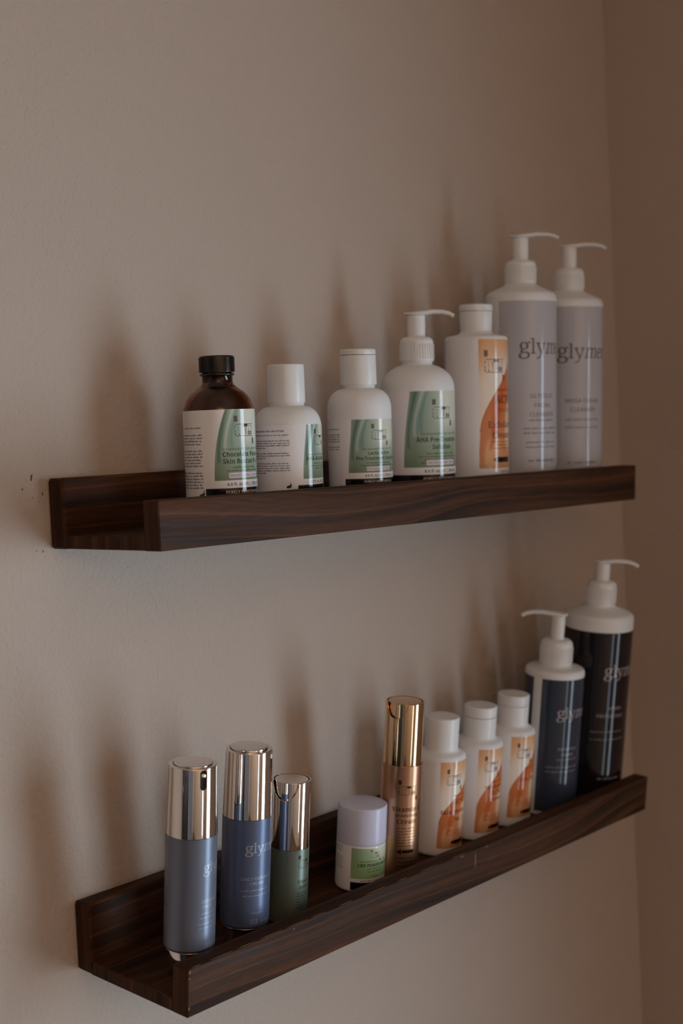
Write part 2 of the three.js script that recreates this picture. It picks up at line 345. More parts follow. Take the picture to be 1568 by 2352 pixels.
function oldLogo(s, x, y, w, h, color, pale) {      // tall thin capitals between two rules, with a square before and after
  const c = s.c; c.fillStyle = color;
  c.globalAlpha = 0.75; c.fillRect(x + w * 0.02, y - h * 0.95, w * 0.15, h * 0.6); c.globalAlpha = 1;
  c.fillRect(x + w * 0.08, y - h * 0.12, w * 0.84, h * 0.055); c.fillRect(x + w * 0.08, y + h * 1.06, w * 0.84, h * 0.055);
  c.fillRect(x + w * 0.42, y - h * 0.14, w * 0.2, h * 0.3);
  const L = ['G', 'L', 'Y', 'M', 'E', 'D'];
  for (let i = 0; i < 6; i++) { c.save(); c.translate(x + w * (0.06 + 0.155 * i), y + h * 0.96); c.scale(1, 2.1); text(s, L[i], 0, 0, h * 0.62, { font: 'sans-serif', stretch: 0.52, color }); c.restore(); }
  c.globalAlpha = 0.6; c.fillRect(x + w * 0.62, y + h * 0.62, w * 0.22, h * 0.36); c.globalAlpha = 1;
  text(s, 'PLUS', x + w * 0.73, y + h * 0.9, h * 0.22, { color: pale, stretch: 0.8 });
  c.fillStyle = color; c.globalAlpha = 0.75; c.fillRect(x + w * 0.86, y + h * 1.3, w * 0.11, h * 0.6); c.globalAlpha = 1;
}
function glymed(s, x, y, size, color, reach = 6) {
  let u = x;
  for (const [ch, k, sk, st] of [['g', 1.04, 0, 1.12], ['l', 1, 0, 1], ['y', 1, 0, 1.0], ['m', 1, 0.24, 0.86], ['e', 1, 0.24, 0.86], ['d', 1, 0.24, 0.86]].slice(0, reach)) u += text(s, ch, u, y, size * k, { font: 'serif', align: 'left', skew: sk, stretch: st, color }) * 0.95;
}
function rabbit(s, x, y, h) {                       // small leaping hare mark
  const c = s.c; c.fillStyle = INK; c.beginPath(); c.ellipse(x, y, h * 0.42, h * 0.24, -0.3, 0, 7); c.fill(); c.beginPath(); c.ellipse(x + h * 0.36, y - h * 0.26, h * 0.16, h * 0.13, 0, 0, 7); c.fill();
  c.beginPath(); c.ellipse(x + h * 0.3, y - h * 0.52, h * 0.06, h * 0.22, 0.3, 0, 7); c.fill(); c.fillRect(x - h * 0.42, y + h * 0.1, h * 0.3, h * 0.1); c.fillRect(x + h * 0.2, y + h * 0.12, h * 0.34, h * 0.08);
}
const WHITE = '#f0f0f5';
function greenLabel(s, o) {                         // c centre mm, hw half width, top, bot panel rows, k size factor
  const c = s.c, { cx, hw, top, bot, k } = o;
  c.fillStyle = WHITE; c.fillRect(-s.W / 2, 0, s.W, s.H);
  const L = cx - hw, R = cx + hw, h = bot - top;
  c.save(); c.beginPath();
  c.moveTo(L + (o.lean ?? 8.6) * k, top); c.bezierCurveTo(L + 3.2 * k, top + h * 0.3, L + 0.4 * k, top + h * 0.55, L, bot); c.lineTo(R, bot); c.lineTo(R, top); c.closePath(); c.clip();
  let g = c.createLinearGradient(L, 0, R, 0);
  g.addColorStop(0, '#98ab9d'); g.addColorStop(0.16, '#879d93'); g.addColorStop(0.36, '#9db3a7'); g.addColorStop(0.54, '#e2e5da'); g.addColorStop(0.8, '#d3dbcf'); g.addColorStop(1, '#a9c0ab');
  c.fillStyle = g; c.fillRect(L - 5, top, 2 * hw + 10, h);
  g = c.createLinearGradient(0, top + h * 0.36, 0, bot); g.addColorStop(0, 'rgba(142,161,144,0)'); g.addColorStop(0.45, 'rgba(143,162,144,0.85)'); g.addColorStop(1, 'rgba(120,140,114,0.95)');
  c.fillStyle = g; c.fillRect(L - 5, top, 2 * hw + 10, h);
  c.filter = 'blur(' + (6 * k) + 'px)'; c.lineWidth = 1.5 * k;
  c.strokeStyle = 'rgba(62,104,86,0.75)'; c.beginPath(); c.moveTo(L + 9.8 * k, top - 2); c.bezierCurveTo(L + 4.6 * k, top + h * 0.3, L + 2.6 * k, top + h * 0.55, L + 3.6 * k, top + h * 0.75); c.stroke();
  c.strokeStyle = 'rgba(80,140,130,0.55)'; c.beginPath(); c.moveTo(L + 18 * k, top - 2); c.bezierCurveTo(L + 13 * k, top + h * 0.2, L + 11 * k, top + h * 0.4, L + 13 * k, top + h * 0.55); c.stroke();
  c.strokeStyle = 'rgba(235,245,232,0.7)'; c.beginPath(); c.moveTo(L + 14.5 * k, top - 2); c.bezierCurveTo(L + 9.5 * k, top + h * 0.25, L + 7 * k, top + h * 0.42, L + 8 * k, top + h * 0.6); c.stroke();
  c.filter = 'none'; c.restore();
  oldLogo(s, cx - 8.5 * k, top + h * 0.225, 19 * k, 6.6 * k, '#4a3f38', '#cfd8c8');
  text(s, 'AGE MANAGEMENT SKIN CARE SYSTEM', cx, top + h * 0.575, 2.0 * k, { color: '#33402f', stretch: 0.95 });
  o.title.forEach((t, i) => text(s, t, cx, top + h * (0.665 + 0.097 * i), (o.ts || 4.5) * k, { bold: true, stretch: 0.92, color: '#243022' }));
  const n = o.title.length; let y = top + h * (0.665 + 0.097 * n - 0.03);
  for (const f of [0.62, 0.86, ...(o.extra || [])]) { fine(s, cx - hw * f * 0.72, cx + hw * f * 0.72, y, 1.5 * k, '#2f3a2c'); y += 2.1 * k; }
  if (!o.nobox) { c.fillStyle = '#d9d6dc'; c.fillRect(cx - 13 * k, bot - 5.2 * k, 26 * k, 3.9 * k); c.strokeStyle = '#6b6470'; c.lineWidth = 0.2; c.strokeRect(cx - 13 * k, bot - 5.2 * k, 26 * k, 3.9 * k); text(s, 'PROFESSIONAL ONLY', cx, bot - 2.3 * k, 2.5 * k, { color: '#6b6470' }); }
  text(s, o.vol, cx, bot + 3.6 * k, 2.9 * k, { bold: true, color: '#4a3f3c' });
  c.fillStyle = '#1c1410'; c.fillRect(L - (o.bandL ?? 5) * k, bot + 5.2 * k, 2 * hw + 8 * k, Math.max(s.H - bot - 5.2 * k - 1, 4));
  if (o.band) { text(s, o.band, cx, bot + 8.6 * k, 2.5 * k, { bold: true, font: 'serif', color: '#e6dfd8' }); fine(s, cx - 11 * k, cx + 11 * k, bot + 11.3 * k, 1.4 * k, '#cfc6be'); }
  if (o.sideL !== undefined) {                     // small print on the left side
    const a = o.sideL, b = o.sideR; let q = o.sideTop;
    if (o.head) text(s, o.head, a + 1, q, 1.9 * k, { bold: true, align: 'left' });
    q += 3.2 * k; fine(s, a, b - 0.5, q, 1.5 * k, INK); q += 4.8 * k;
    for (const rows of o.blocks) { for (let i = 0; i < rows; i++) { fine(s, a, i === rows - 1 && o.ragged ? a + (b - a) * 0.45 : b, q, 1.55 * k, INK); q += 2.0 * k; } q += 2.6 * k; }
    rabbit(s, b - 1.5 * k, s.H - (o.hare ?? 8), 5 * k);
  }
}
function orangeLabel(s, o) {                        // left edge L mm to R mm, rows top..bot
  const c = s.c, { L, R, top, bot, k } = o, h = bot - top, w = R - L, X = (f) => L + w * f, Y = (f) => top + h * f;
  c.fillStyle = WHITE; c.fillRect(-s.W / 2, 0, s.W, s.H);
  c.save(); c.beginPath(); c.rect(L, top, w, h); c.clip();
  c.fillStyle = '#f1e6da'; c.fillRect(L, top, w, h);
  let g = c.createLinearGradient(L, top, X(0.40), Y(0.26)); g.addColorStop(0, '#dba273'); g.addColorStop(0.45, '#e6bd98'); g.addColorStop(1, 'rgba(241,230,218,0)');
  c.fillStyle = g; c.fillRect(L, top, w, h);
  g = c.createRadialGradient(X(0.62), Y(0.03), 0, X(0.62), Y(0.03), w * 0.4); g.addColorStop(0, '#e2a878'); g.addColorStop(1, 'rgba(226,168,120,0)');
  c.fillStyle = g; c.fillRect(L, top, w, h * 0.3);
  // flame-shaped field
  c.beginPath(); c.moveTo(X(o.fx), Y(0.16)); c.bezierCurveTo(X(o.fx - 0.10), Y(0.33), X(0.06), Y(0.46), X(0.02), Y(0.72)); c.lineTo(X(-0.02), bot + 1); c.lineTo(R, bot + 1); c.lineTo(R, Y(0.5)); c.bezierCurveTo(X(0.95), Y(0.4), X(o.fx + 0.02), Y(0.3), X(o.fx), Y(0.16)); c.closePath();
  c.save(); c.clip();
  g = c.createLinearGradient(L, Y(0.2), X(0.9), Y(1)); g.addColorStop(0, '#c9693a'); g.addColorStop(0.35, '#cf7445'); g.addColorStop(0.6, '#d68b5e'); g.addColorStop(1, '#dba074');
  c.fillStyle = g; c.fillRect(L, top, w, h);
  c.filter = 'blur(' + 8 * k + 'px)';
  c.fillStyle = 'rgba(236,186,142,0.75)'; c.beginPath(); c.ellipse(X(0.22), Y(0.87), w * 0.13, h * 0.14, 0.2, 0, 7); c.fill();
  c.fillStyle = 'rgba(240,214,184,0.8)'; c.beginPath(); c.ellipse(X(0.62), Y(0.66), w * 0.13, h * 0.2, 0.1, 0, 7); c.fill();
  c.fillStyle = 'rgba(190,84,40,0.55)'; c.beginPath(); c.ellipse(X(0.3), Y(0.62), w * 0.06, h * 0.25, 0.25, 0, 7); c.fill();
  c.filter = 'none'; c.restore();
  c.strokeStyle = 'rgba(150,56,16,0.7)'; c.lineWidth = 0.7 * k; c.beginPath(); c.moveTo(X(o.fx), Y(0.16)); c.bezierCurveTo(X(o.fx - 0.10), Y(0.33), X(0.06), Y(0.46), X(0.02), Y(0.72)); c.stroke();
  c.restore();
  const cx = (L + R) / 2;
  oldLogo(s, L + (o.lx ?? 7) * k, Y(0.165), 22 * k, 9 * k, '#4a362c', '#ead9c6');
  text(s, 'SERIOUS ACTION', cx, Y(0.40), 2.5 * k, { color: '#6b2f14', bold: true });
  o.lines.forEach(([t, y, size]) => text(s, t, cx, Y(y), size * k, { color: '#5a2410', font: 'serif', bold: true, stretch: 0.95 }));
  for (const [y, f] of [[0.80, 0.7], [0.825, 0.5], [0.85, 0.62]]) fine(s, cx - w * 0.42 * f, cx + w * 0.42 * f, Y(y), 1.5 * k, '#6b3a20');
  c.fillStyle = '#1d130e'; c.beginPath(); const ax = L + (o.ax ?? 13) * k, ay = Y(0.935); c.moveTo(ax, ay); c.lineTo(ax + 3.6 * k, ay - 2.8 * k); c.lineTo(ax + 3.6 * k, ay + 2.8 * k); c.closePath(); c.fill(); c.fillRect(ax + 4.2 * k, ay - 2.2 * k, 17 * k, 4.4 * k);
  text(s, o.vol, cx, o.volIn ? Y(0.985) : bot + 4 * k, (o.volIn ? 3.4 : 3) * k, { color: '#3b2a22', bold: true });
  if (o.side) { fine(s, L - o.side, L - 5 * k, Y(0.3), 1.4 * k, INK); }
}
function glyLabel(s, o) {                           // modern label: base colour, wordmark, product lines
  const c = s.c; c.fillStyle = o.base; c.fillRect(-s.W / 2, 0, s.W, s.H);
  glymed(s, o.gx, o.gy, o.gs, o.ink);
  for (const [t, x, y, size] of o.lines) text(s, t, x, y, size, { color: o.ink, stretch: 1.12 });
  for (const [x, y, w, size] of o.small || []) fine(s, x - w / 2, x + w / 2, y, size, o.ink);
  if (o.side) for (const [x, y, w, size, n] of o.side) for (let i = 0; i < n; i++) fine(s, x, x + w * (0.8 + 0.2 * rnd()), y + i * size * 1.4, size, o.ink);
}

// ------------------------------------------------------------------ plastics, glass, metal
const whitePlastic = mat({ color: lin(0.80, 0.82, 0.845), roughness: 0.46 });
const capPlastic = mat({ color: lin(0.81, 0.83, 0.855), roughness: 0.3 });
const lilacCap = mat({ color: lin(0.60, 0.61, 0.78), roughness: 0.3 });
const blackCap = mat({ color: lin(0.012, 0.009, 0.007), roughness: 0.24 });
const amber = mat({ color: 0xffffff, roughness: 0.03, transmission: 1, thickness: 0.02, ior: 1.5, attenuationColor: lin(0.32, 0.085, 0.012), attenuationDistance: 0.0055 });
const tonic = mat({ color: lin(0.10, 0.036, 0.012), roughness: 0.25 });
const chrome = mat({ color: lin(0.83, 0.78, 0.74), metalness: 1, roughness: 0.045 });
const chromeTop = mat({ color: lin(0.83, 0.78, 0.74), metalness: 1, roughness: 0.16 });
const goldShine = mat({ color: lin(0.72, 0.51, 0.31), metalness: 1, roughness: 0.07 });
const goldSatin = mat({ color: lin(0.55, 0.36, 0.235), metalness: 1, roughness: 0.3 });
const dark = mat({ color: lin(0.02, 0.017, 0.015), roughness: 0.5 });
const gloss = (t, o = {}) => mat({ color: 0xffffff, map: t, roughness: 0.1, ...o });

// ------------------------------------------------------------------ placing
function stand(t, key, x, z, y = 0) {              // x along the shelf, z out from the wall; turned so that +z of the thing looks to the room's middle (the photographer)
  const s = SH[key], p = onShelf(s, x, z, TB + y);
  t.position.copy(p); t.rotation.set(tiltAt(s, x), Math.atan2(CAM.x - p.x, CAM.z - p.z), 0);
}
// pump: y0 = top of the bottle neck seat; dims collar radius/height, stem radius/height, spout length; dir in degrees from +z
function pump(t, y0, d, dir) {
  const p = new THREE.Group(); p.name = 'pump'; p.position.y = y0; p.rotation.y = (dir - 90) * Math.PI / 180; t.add(p);
  const cr = d.cr, ch = d.ch;
  const ribs = []; for (let i = 0; i < 40; i++) { const a = i / 40 * 2 * Math.PI; ribs.push(new THREE.BoxGeometry(0.0006, ch * 0.62, 0.0009).translate(0, ch * 0.4, cr * 1.0).rotateY(a)); }
  mesh('collar', mergeGeometries([lathe(rounded([[0.004, 0], [cr, 0, 0.0006], [cr * 0.985, ch * 0.86, 0.0012], [cr * 0.80, ch, 0.0022], [0.003, ch]]), 56), ...ribs.map((g) => g.toNonIndexed())].map((g) => { g = g.index ? g.toNonIndexed() : g; g.deleteAttribute('uv'); return g; })), capPlastic, p);
  mesh('stem', lathe(rounded([[0.002, ch - 0.001], [d.sr * 0.97, ch - 0.001], [d.sr, ch + d.sh * 0.5], [d.sr * 0.98, ch + d.sh, 0.001], [0.001, ch + d.sh]]), 40), capPlastic, p);
  const y = ch + d.sh, L = d.len, h = d.hh, st = [];
  const pts = [[-d.sr * 1.3, 0.0012, 0.35, 0.3], [-d.sr * 1.15, 0.0006, 0.55, 0.55], [-d.sr * 0.6, 0.0, 0.95, 0.8], [0, 0.0002, 1.0, 1.0], [d.sr, 0.0008, 0.8, 1.05], [L * 0.45, 0.0016, 0.5, 1.0], [L * 0.7, 0.0012, 0.45, 0.95], [L * 0.88, -0.0002, 0.42, 0.9], [L, -0.0024, 0.4, 0.85]];
  for (const [x, dy, a, b] of pts) st.push({ p: [x, y + h * 0.3 + dy, 0], a: d.sr * a, b: h * 0.5 * b });
  mesh('nozzle', sweep(st), capPlastic, p);
  return p;
}
function flipCap(t, y0, r0, r1, h, seam, tabDeg, m = capPlastic) {
  const g = new THREE.Group(); g.name = 'cap'; g.position.y = y0; t.add(g);
  mesh('cap_body', lathe(rounded([[0.002, 0], [r0, 0, 0.0005], [r0 + (r1 - r0) * (1 - seam), h * (1 - seam) - 0.0004, 0.0003], [0.002, h * (1 - seam) - 0.0004]]), 56), m, g);
  const lid = lathe(rounded([[0.002, h * (1 - seam)], [r1 - 0.0001, h * (1 - seam), 0.0003], [r1, h, 0.0014], [0.001, h - 0.0002]]), 56);
  lid.deleteAttribute('uv');
  const tab = new THREE.CylinderGeometry(0.0034, 0.0034, 0.003, 20).rotateX(Math.PI / 2).scale(1.2, 0.8, 1).translate(0, h * (1 - seam), r1 + 0.0006); tab.deleteAttribute('uv');
  tab.rotateY(tabDeg * Math.PI / 180);
  mesh('cap_lid', cut(lid, tab), m, g);
  return g;
}
function screwCap(t, y0, r0, r1, h, m = capPlastic) {
  return mesh('cap', lathe(rounded([[0.002, 0], [r0, 0, 0.0005], [r1, h, 0.0012], [0.001, h + 0.0001]]), 64).translate(0, y0, 0), m, t);
}

// ------------------------------------------------------------------ upper shelf
{ // amber bottle
  const t = thing('amber_bottle', 'amber glass bottle with ribbed black cap and white and green label', 'bottle'), R = 0.0243;
  const sh = [[0.0006, 0.0012], [R - 0.004, 0.0006], [R - 0.0012, 0.0018], [R, 0.005], [R, 0.0755], [R * 0.985, 0.0795], [R * 0.90, 0.0850], [R * 0.75, 0.0895], [R * 0.58, 0.0925], [R * 0.465, 0.0948], [R * 0.43, 0.0965], [R * 0.43, 0.1005], [R * 0.47, 0.1012], [R * 0.48, 0.1022], [R * 0.40, 0.1030], [R * 0.40, 0.1085], [R * 0.30, 0.1085]];
  const th = 0.0018, inner = [[R * 0.30, 0.1085], [R * 0.30, 0.0955], [R * 0.42, 0.0925], [R * 0.60, 0.0895], [R * 0.8, 0.0842], [R - th - 0.0004, 0.0780], [R - th, 0.0740], [R - th, 0.006], [R - th - 0.003, 0.004], [0.0006, 0.0045]];
  mesh('glass_body', lathe([...sh, ...inner], 72, 1.2), amber, t);
  mesh('liquid', lathe([[0.0006, 0.0047], [R - th - 0.0032, 0.0042], [R - th - 0.0002, 0.0062], [R - th - 0.0002, 0.0735], [R - th - 0.0012, 0.0775], [R * 0.78, 0.0838], [R * 0.58, 0.0890], [R * 0.38, 0.0922], [R * 0.27, 0.0952], [R * 0.27, 0.0985], [0.0006, 0.0985]], 64), tonic, t);
  const cap = mesh('cap', lathe(rounded([[0.002, 0.1032], [R * 0.487, 0.1032, 0.0004], [R * 0.487, 0.1145, 0.0012], [0.0008, 0.1147]]), 64), blackCap, t);
  const ribs = []; for (let i = 0; i < 60; i++) ribs.push(new THREE.BoxGeometry(0.0006, 0.0095, 0.0007).translate(0, 0.1085, R * 0.487).rotateY(i / 60 * 2 * Math.PI));
  mesh('cap_ribs', mergeGeometries(ribs), blackCap, cap);
  mesh('bead', lathe(rounded([[R * 0.4, 0.1008], [R * 0.485, 0.1012, 0.0004], [R * 0.485, 0.1024, 0.0004], [R * 0.4, 0.1028]]), 48), blackCap, cap);
  const y0 = 0.006, y1 = 0.0778, s = sheet(R, (y1 - y0) * 1000);
  greenLabel(s, { cx: 18, hw: 22.5, top: 0.1, bot: 47.2, k: 1, title: ['Chocolate Power', 'Skin Rescue Peel'], vol: '4.0 fl. oz. US | 120 ml', band: 'PURELY PROFESSIONAL', bandL: 6.5, sideL: -38, sideR: -12.5, sideTop: 9, head: '', blocks: [4, 6, 6], hare: 15 });
  mesh('label', wrapGeo(R + 0.00008, y0, y1, -180, 180), gloss(finish(s)), t);
  stand(t, 'U', 0.1024, 0.0576);
}
function roundBody(t, R, hb, neck, e = 0.98) {  // boston-round like plastic body
  const n = [[0.0008, 0.0015], [R * 0.82, 0.0008], [R * 0.95, 0.0016], [R, 0.0052], [R, hb - R * 0.66]];
  for (let i = 1; i <= 10; i++) { const a = i / 10 * Math.PI / 2; n.push([neck + (R - neck) * Math.cos(a) ** e, hb - R * 0.66 + R * 0.60 * Math.sin(a)]); }
  n.push([neck, hb + 0.002], [0.0008, hb + 0.002]);
  return mesh('bottle_body', lathe(n, 72, 0.7), whitePlastic, t);
}
{ // second: white screw-cap bottle
  const t = thing('lotion_bottle', 'white plastic bottle with plain screw cap and green label, next to the amber bottle', 'bottle'), R = 0.0243;
  roundBody(t, R, 0.0812, 0.0125); mesh('neck_ring', lathe(rounded([[0.006, 0.0815], [0.0128, 0.0815], [0.0128, 0.0828], [0.006, 0.0828]]), 40), whitePlastic, t);
  screwCap(t, 0.0825, 0.01345, 0.0132, 0.0272);
  const y0 = 0.006, y1 = 0.0668, s = sheet(R, (y1 - y0) * 1000);
  greenLabel(s, { cx: 27.5, hw: 17.2, top: 0.3, bot: 38.5, k: 0.83, lean: 4.4, title: ['AHA Accelerator'], ts: 4.8, extra: [0.5], nobox: true, vol: '4.0 fl. oz. US | 120 ml', bandL: 5, band: '', sideL: -33, sideR: 0.8, sideTop: 5, head: 'AGE MANAGEMENT SKIN CARE SYSTEM', blocks: [4, 3, 5], ragged: true, hare: 17 });
  mesh('label', wrapGeo(R + 0.00008, y0, y1, -180, 180), gloss(finish(s)), t);
  stand(t, 'U', 0.1728, 0.0560);
}
{ // third: white flip-cap bottle
  const t = thing('lotion_bottle', 'white plastic bottle with tall flip cap between screw-cap bottle and green-label pump bottle', 'bottle'), R = 0.0243;
  roundBody(t, R, 0.0938, 0.0122); mesh('neck_ring', lathe(rounded([[0.006, 0.0942], [0.0124, 0.0942], [0.0124, 0.0954], [0.006, 0.0954]]), 40), whitePlastic, t);
  flipCap(t, 0.0952, 0.01375, 0.0135, 0.0270, 0.16, 38);
  const y0 = 0.006, y1 = 0.0695, s = sheet(R, (y1 - y0) * 1000);
  greenLabel(s, { cx: 15.5, hw: 24.7, top: 0.3, bot: 40.0, k: 0.86, lean: 3.4, title: ['Lactic Active', 'Pre-Treatment Solution'], ts: 4.2, vol: '4.0 fl. oz. US | 120 ml', band: 'PURELY PROFESSIONAL', bandL: 3.4, sideL: -36, sideR: -16.5, sideTop: 5, head: '', blocks: [4, 2], hare: 12 });
  mesh('label', wrapGeo(R + 0.00008, y0, y1, -180, 180), gloss(finish(s)), t);
  stand(t, 'U', 0.2541, 0.0560);
}
{ // fourth: white pump bottle, green label
  const t = thing('pump_bottle', 'white round-shouldered pump bottle with green label', 'bottle'), R = 0.0295;
  roundBody(t, R, 0.1130, 0.0122, 1.35);
  pump(t, 0.1140, { cr: 0.01345, ch: 0.0195, sr: 0.0073, sh: 0.0172, len: 0.0300, hh: 0.0038 }, 86);
  const y0 = 0.006, y1 = 0.0905, s = sheet(R, (y1 - y0) * 1000);
  greenLabel(s, { cx: 20.5, hw: 32.3, top: 0.3, bot: 60.0, k: 1.12, lean: 5.2, title: ['AHA Pre-Treatment', 'Solution'], ts: 4.6, extra: [0.7, 0.8], vol: '8.0 fl. oz. US | 240 ml', band: 'PURELY PROFESSIONAL', bandL: 14 });
  mesh('label', wrapGeo(R + 0.00008, y0, y1, -180, 180), gloss(finish(s)), t);
  stand(t, 'U', 0.3314, 0.0528);
}
function straightBody(t, R, hb, neck, sh = 0.0035, slope = 0.003) {
  return mesh('bottle_body', lathe(rounded([[0.0008, 0.0012], [R, 0.0008, 0.0024], [R, hb - slope, sh], [neck + 0.002, hb, 0.002], [neck, hb + 0.003], [0.0008, hb + 0.003]], 7), 72, 0.6), whitePlastic, t);
}
{ // fifth: tall white bottle, orange label
  const t = thing('cleanser_bottle', 'tall straight white bottle with flip cap and orange label', 'bottle'), R = 0.0263;
  straightBody(t, R, 0.1380, 0.0128, 0.003, 0.0022);
  flipCap(t, 0.1396, 0.0131, 0.0140, 0.0232, 0.24, 20);
  const y0 = 0.006, y1 = 0.1332, s = sheet(R, (y1 - y0) * 1000);
  orangeLabel(s, { L: 1.6, R: 55, top: 0.2, bot: 107, k: 1, fx: 0.62, lx: 4.2, ax: 12, lines: [['ACNE', 0.495, 9.5], ['Exfoliating', 0.685, 7.2], ['Cleanser', 0.765, 7.2]], vol: '8.0 fl. oz.' });
  text(s, 'Skin Care', 28.3, 60, 4.6, { color: '#7a3215', font: 'serif' });
  mesh('label', wrapGeo(R + 0.00008, y0, y1, -100, 250), gloss(finish(s)), t);
  stand(t, 'U', 0.4134, 0.0528);
}
function tallPump(label, drawFn, R, hb, lab0, arc0, arc1, place, pumpDir, dims, group) {
  const t = thing('pump_bottle', label, 'bottle', group);
  straightBody(t, R, hb, 0.0125, 0.004, dims.slope);
  pump(t, hb + 0.0018, dims, pumpDir);
  const y0 = 0.005, y1 = lab0, s = sheet(R, (y1 - y0) * 1000, 8);
  drawFn(s);
  mesh('label', wrapGeo(R + 0.00008, y0, y1, arc0, arc1), gloss(finish(s)), t);
  stand(t, ...place);
  return t;
}
const GREY = '#bcbdc6', GINK = '#5e4f4a';
tallPump('tall pump bottle with grey label reading glycolic facial cleanser', (s) => glyLabel(s, { base: GREY, ink: GINK, gx: -2.4, gy: 45, gs: 17.5,
  lines: [['GLYCOLIC', 20, 83, 5], ['FACIAL', 20, 91, 5], ['CLEANSER', 20, 99, 5]], small: [[20, 103, 26, 2.2], [20, 110, 36, 2.2], [20, 114, 36, 2.2], [20, 122, 32, 2.2], [20, 126, 32, 2.2], [20, 138, 28, 3.2]] }),
0.0308, 0.1820, 0.1675, -37, 256, ['U', 0.4807, 0.0528], 84, { cr: 0.0134, ch: 0.0200, sr: 0.0068, sh: 0.0195, len: 0.0330, hh: 0.0036, slope: 0.0075 });
tallPump('tall pump bottle with grey label reading mega cream cleanser', (s) => glyLabel(s, { base: GREY, ink: GINK, gx: -11, gy: 46, gs: 17.5,
  lines: [['MEGA CREAM', 14, 86, 5], ['CLEANSER', 14, 94, 5]], small: [[14, 102, 34, 2.2], [14, 109, 34, 2.2], [14, 141, 30, 3.2]] }),
0.0308, 0.1800, 0.1660, -120, 200, ['U', 0.5595, 0.0528], 86, { cr: 0.0134, ch: 0.0200, sr: 0.0068, sh: 0.0185, len: 0.0330, hh: 0.0036, slope: 0.0075 });

// ------------------------------------------------------------------ lower shelf
function satin(t, c) { return mat({ color: 0xffffff, map: t, metalness: 0.4, roughness: 0.34 }); }
function airless(label, R, capH, bodyH, baseH, draw, slotDeg, place, discLift) {
  const t = thing('airless_bottle', label, 'bottle'), top = baseH + bodyH;
  mesh('base', lathe(rounded([[0.0008, 0.0006], [R * 0.70, 0.0003, 0.0014], [R * 0.90, baseH * 0.45, 0.006], [R * 0.965, baseH, 0.0004], [0.0008, baseH]]), 64), chrome, t);
  const s = sheet(R, bodyH * 1000, 10); draw(s);
  const body = lathe(rounded([[0.0008, baseH], [R, baseH, 0.0016], [R, top], [0.0008, top]]), 72);
  mesh('bottle_body', body, mat({ color: lin(0.10, 0.12, 0.17), metalness: 0.55, roughness: 0.34 }), t);
  mesh('label', wrapGeo(R, baseH + 0.0017, top - 0.0002, -180, 180, 0.00006), satin(finish(s)), t);
  const cap = new THREE.Group(); cap.name = 'cap'; cap.position.y = top; t.add(cap);
  const r1 = R * 0.94;
  const shell = lathe(rounded([[0.002, 0], [R * 1.005, 0, 0.0003], [r1, capH, 0.0007], [r1 * 0.83, capH, 0.0002], [r1 * 0.83, capH - 0.0016], [0.001, capH - 0.0016]]), 72); shell.deleteAttribute('uv');
  const slot = mergeGeometries([new THREE.BoxGeometry(0.0046, 0.0085, 0.005), new THREE.CylinderGeometry(0.0023, 0.0023, 0.005, 20).rotateX(Math.PI / 2).translate(0, -0.00425, 0)].map((g) => { g = g.toNonIndexed(); g.deleteAttribute('uv'); return g; }));
  const one = cut(shell, new THREE.BoxGeometry(0.0046, 0.0085, 0.005).translate(0, capH - 0.0072, r1).rotateY(slotDeg * Math.PI / 180));
  const two = cut(one, new THREE.CylinderGeometry(0.0023, 0.0023, 0.005, 24).rotateX(Math.PI / 2).translate(0, capH - 0.01145, r1).rotateY(slotDeg * Math.PI / 180));
  mesh('cap_shell', cut(two, new THREE.CylinderGeometry(0.0023, 0.0023, 0.005, 24).rotateX(Math.PI / 2).translate(0, capH - 0.00295, r1).rotateY(slotDeg * Math.PI / 180)), chrome, cap);
  mesh('actuator', lathe(rounded([[0.001, capH - 0.0016], [r1 * 0.79, capH - 0.0016], [r1 * 0.79, capH + discLift, 0.0006], [0.001, capH + discLift + 0.0001]]), 64), chromeTop, cap);
  const noz = mergeGeometries([lathe(rounded([[0.0003, 0], [0.0017, 0], [0.0017, 0.0024, 0.0006], [0.0006, 0.0026], [0.0006, 0.001], [0.0003, 0.001]]), 24).rotateX(Math.PI / 2).translate(0, capH - 0.0045, r1 - 0.0022)]).rotateY(slotDeg * Math.PI / 180);
  mesh('nozzle', noz, slotDeg < 40 ? chrome : capPlastic, cap);
  mesh('slot_shade', new THREE.BoxGeometry(0.0052, 0.0136, 0.0004).translate(0, capH - 0.0072, r1 - 0.0023).rotateY(slotDeg * Math.PI / 180), dark, cap);  // dark plate standing in for the shade inside the slot
  stand(t, ...place);
  return t;
}
const BLUE = '#5d6985', PALE = '#a9abb6';
airless('blue airless bottle with chrome cap, standing at the open end of the lower shelf', 0.0167, 0.0455, 0.0755, 0.0190, (s) => {
  glyLabel(s, { base: '#747d90', ink: PALE, gx: 7.6, gy: 23, gs: 9.5, lines: [['RENEW', 13, 43.5, 3.2], ['FACE', 11.5, 47, 3.2]], small: [[13, 51, 12, 1.5], [13, 54, 14, 1.5], [13, 58, 16, 1.5], [13, 61, 14, 1.5]], side: [[-24, 8, 7, 1.2, 9], [-24, 27, 7, 1.2, 12], [-24, 50, 7, 1.2, 7]] });
  text(s, '03', 10.2, 74, 4.6, { color: PALE, align: 'left' }); text(s, '.2', 16, 74, 3, { color: PALE, align: 'left' });
}, 24, ['L', 0.0337, 0.0704], 0.0008);
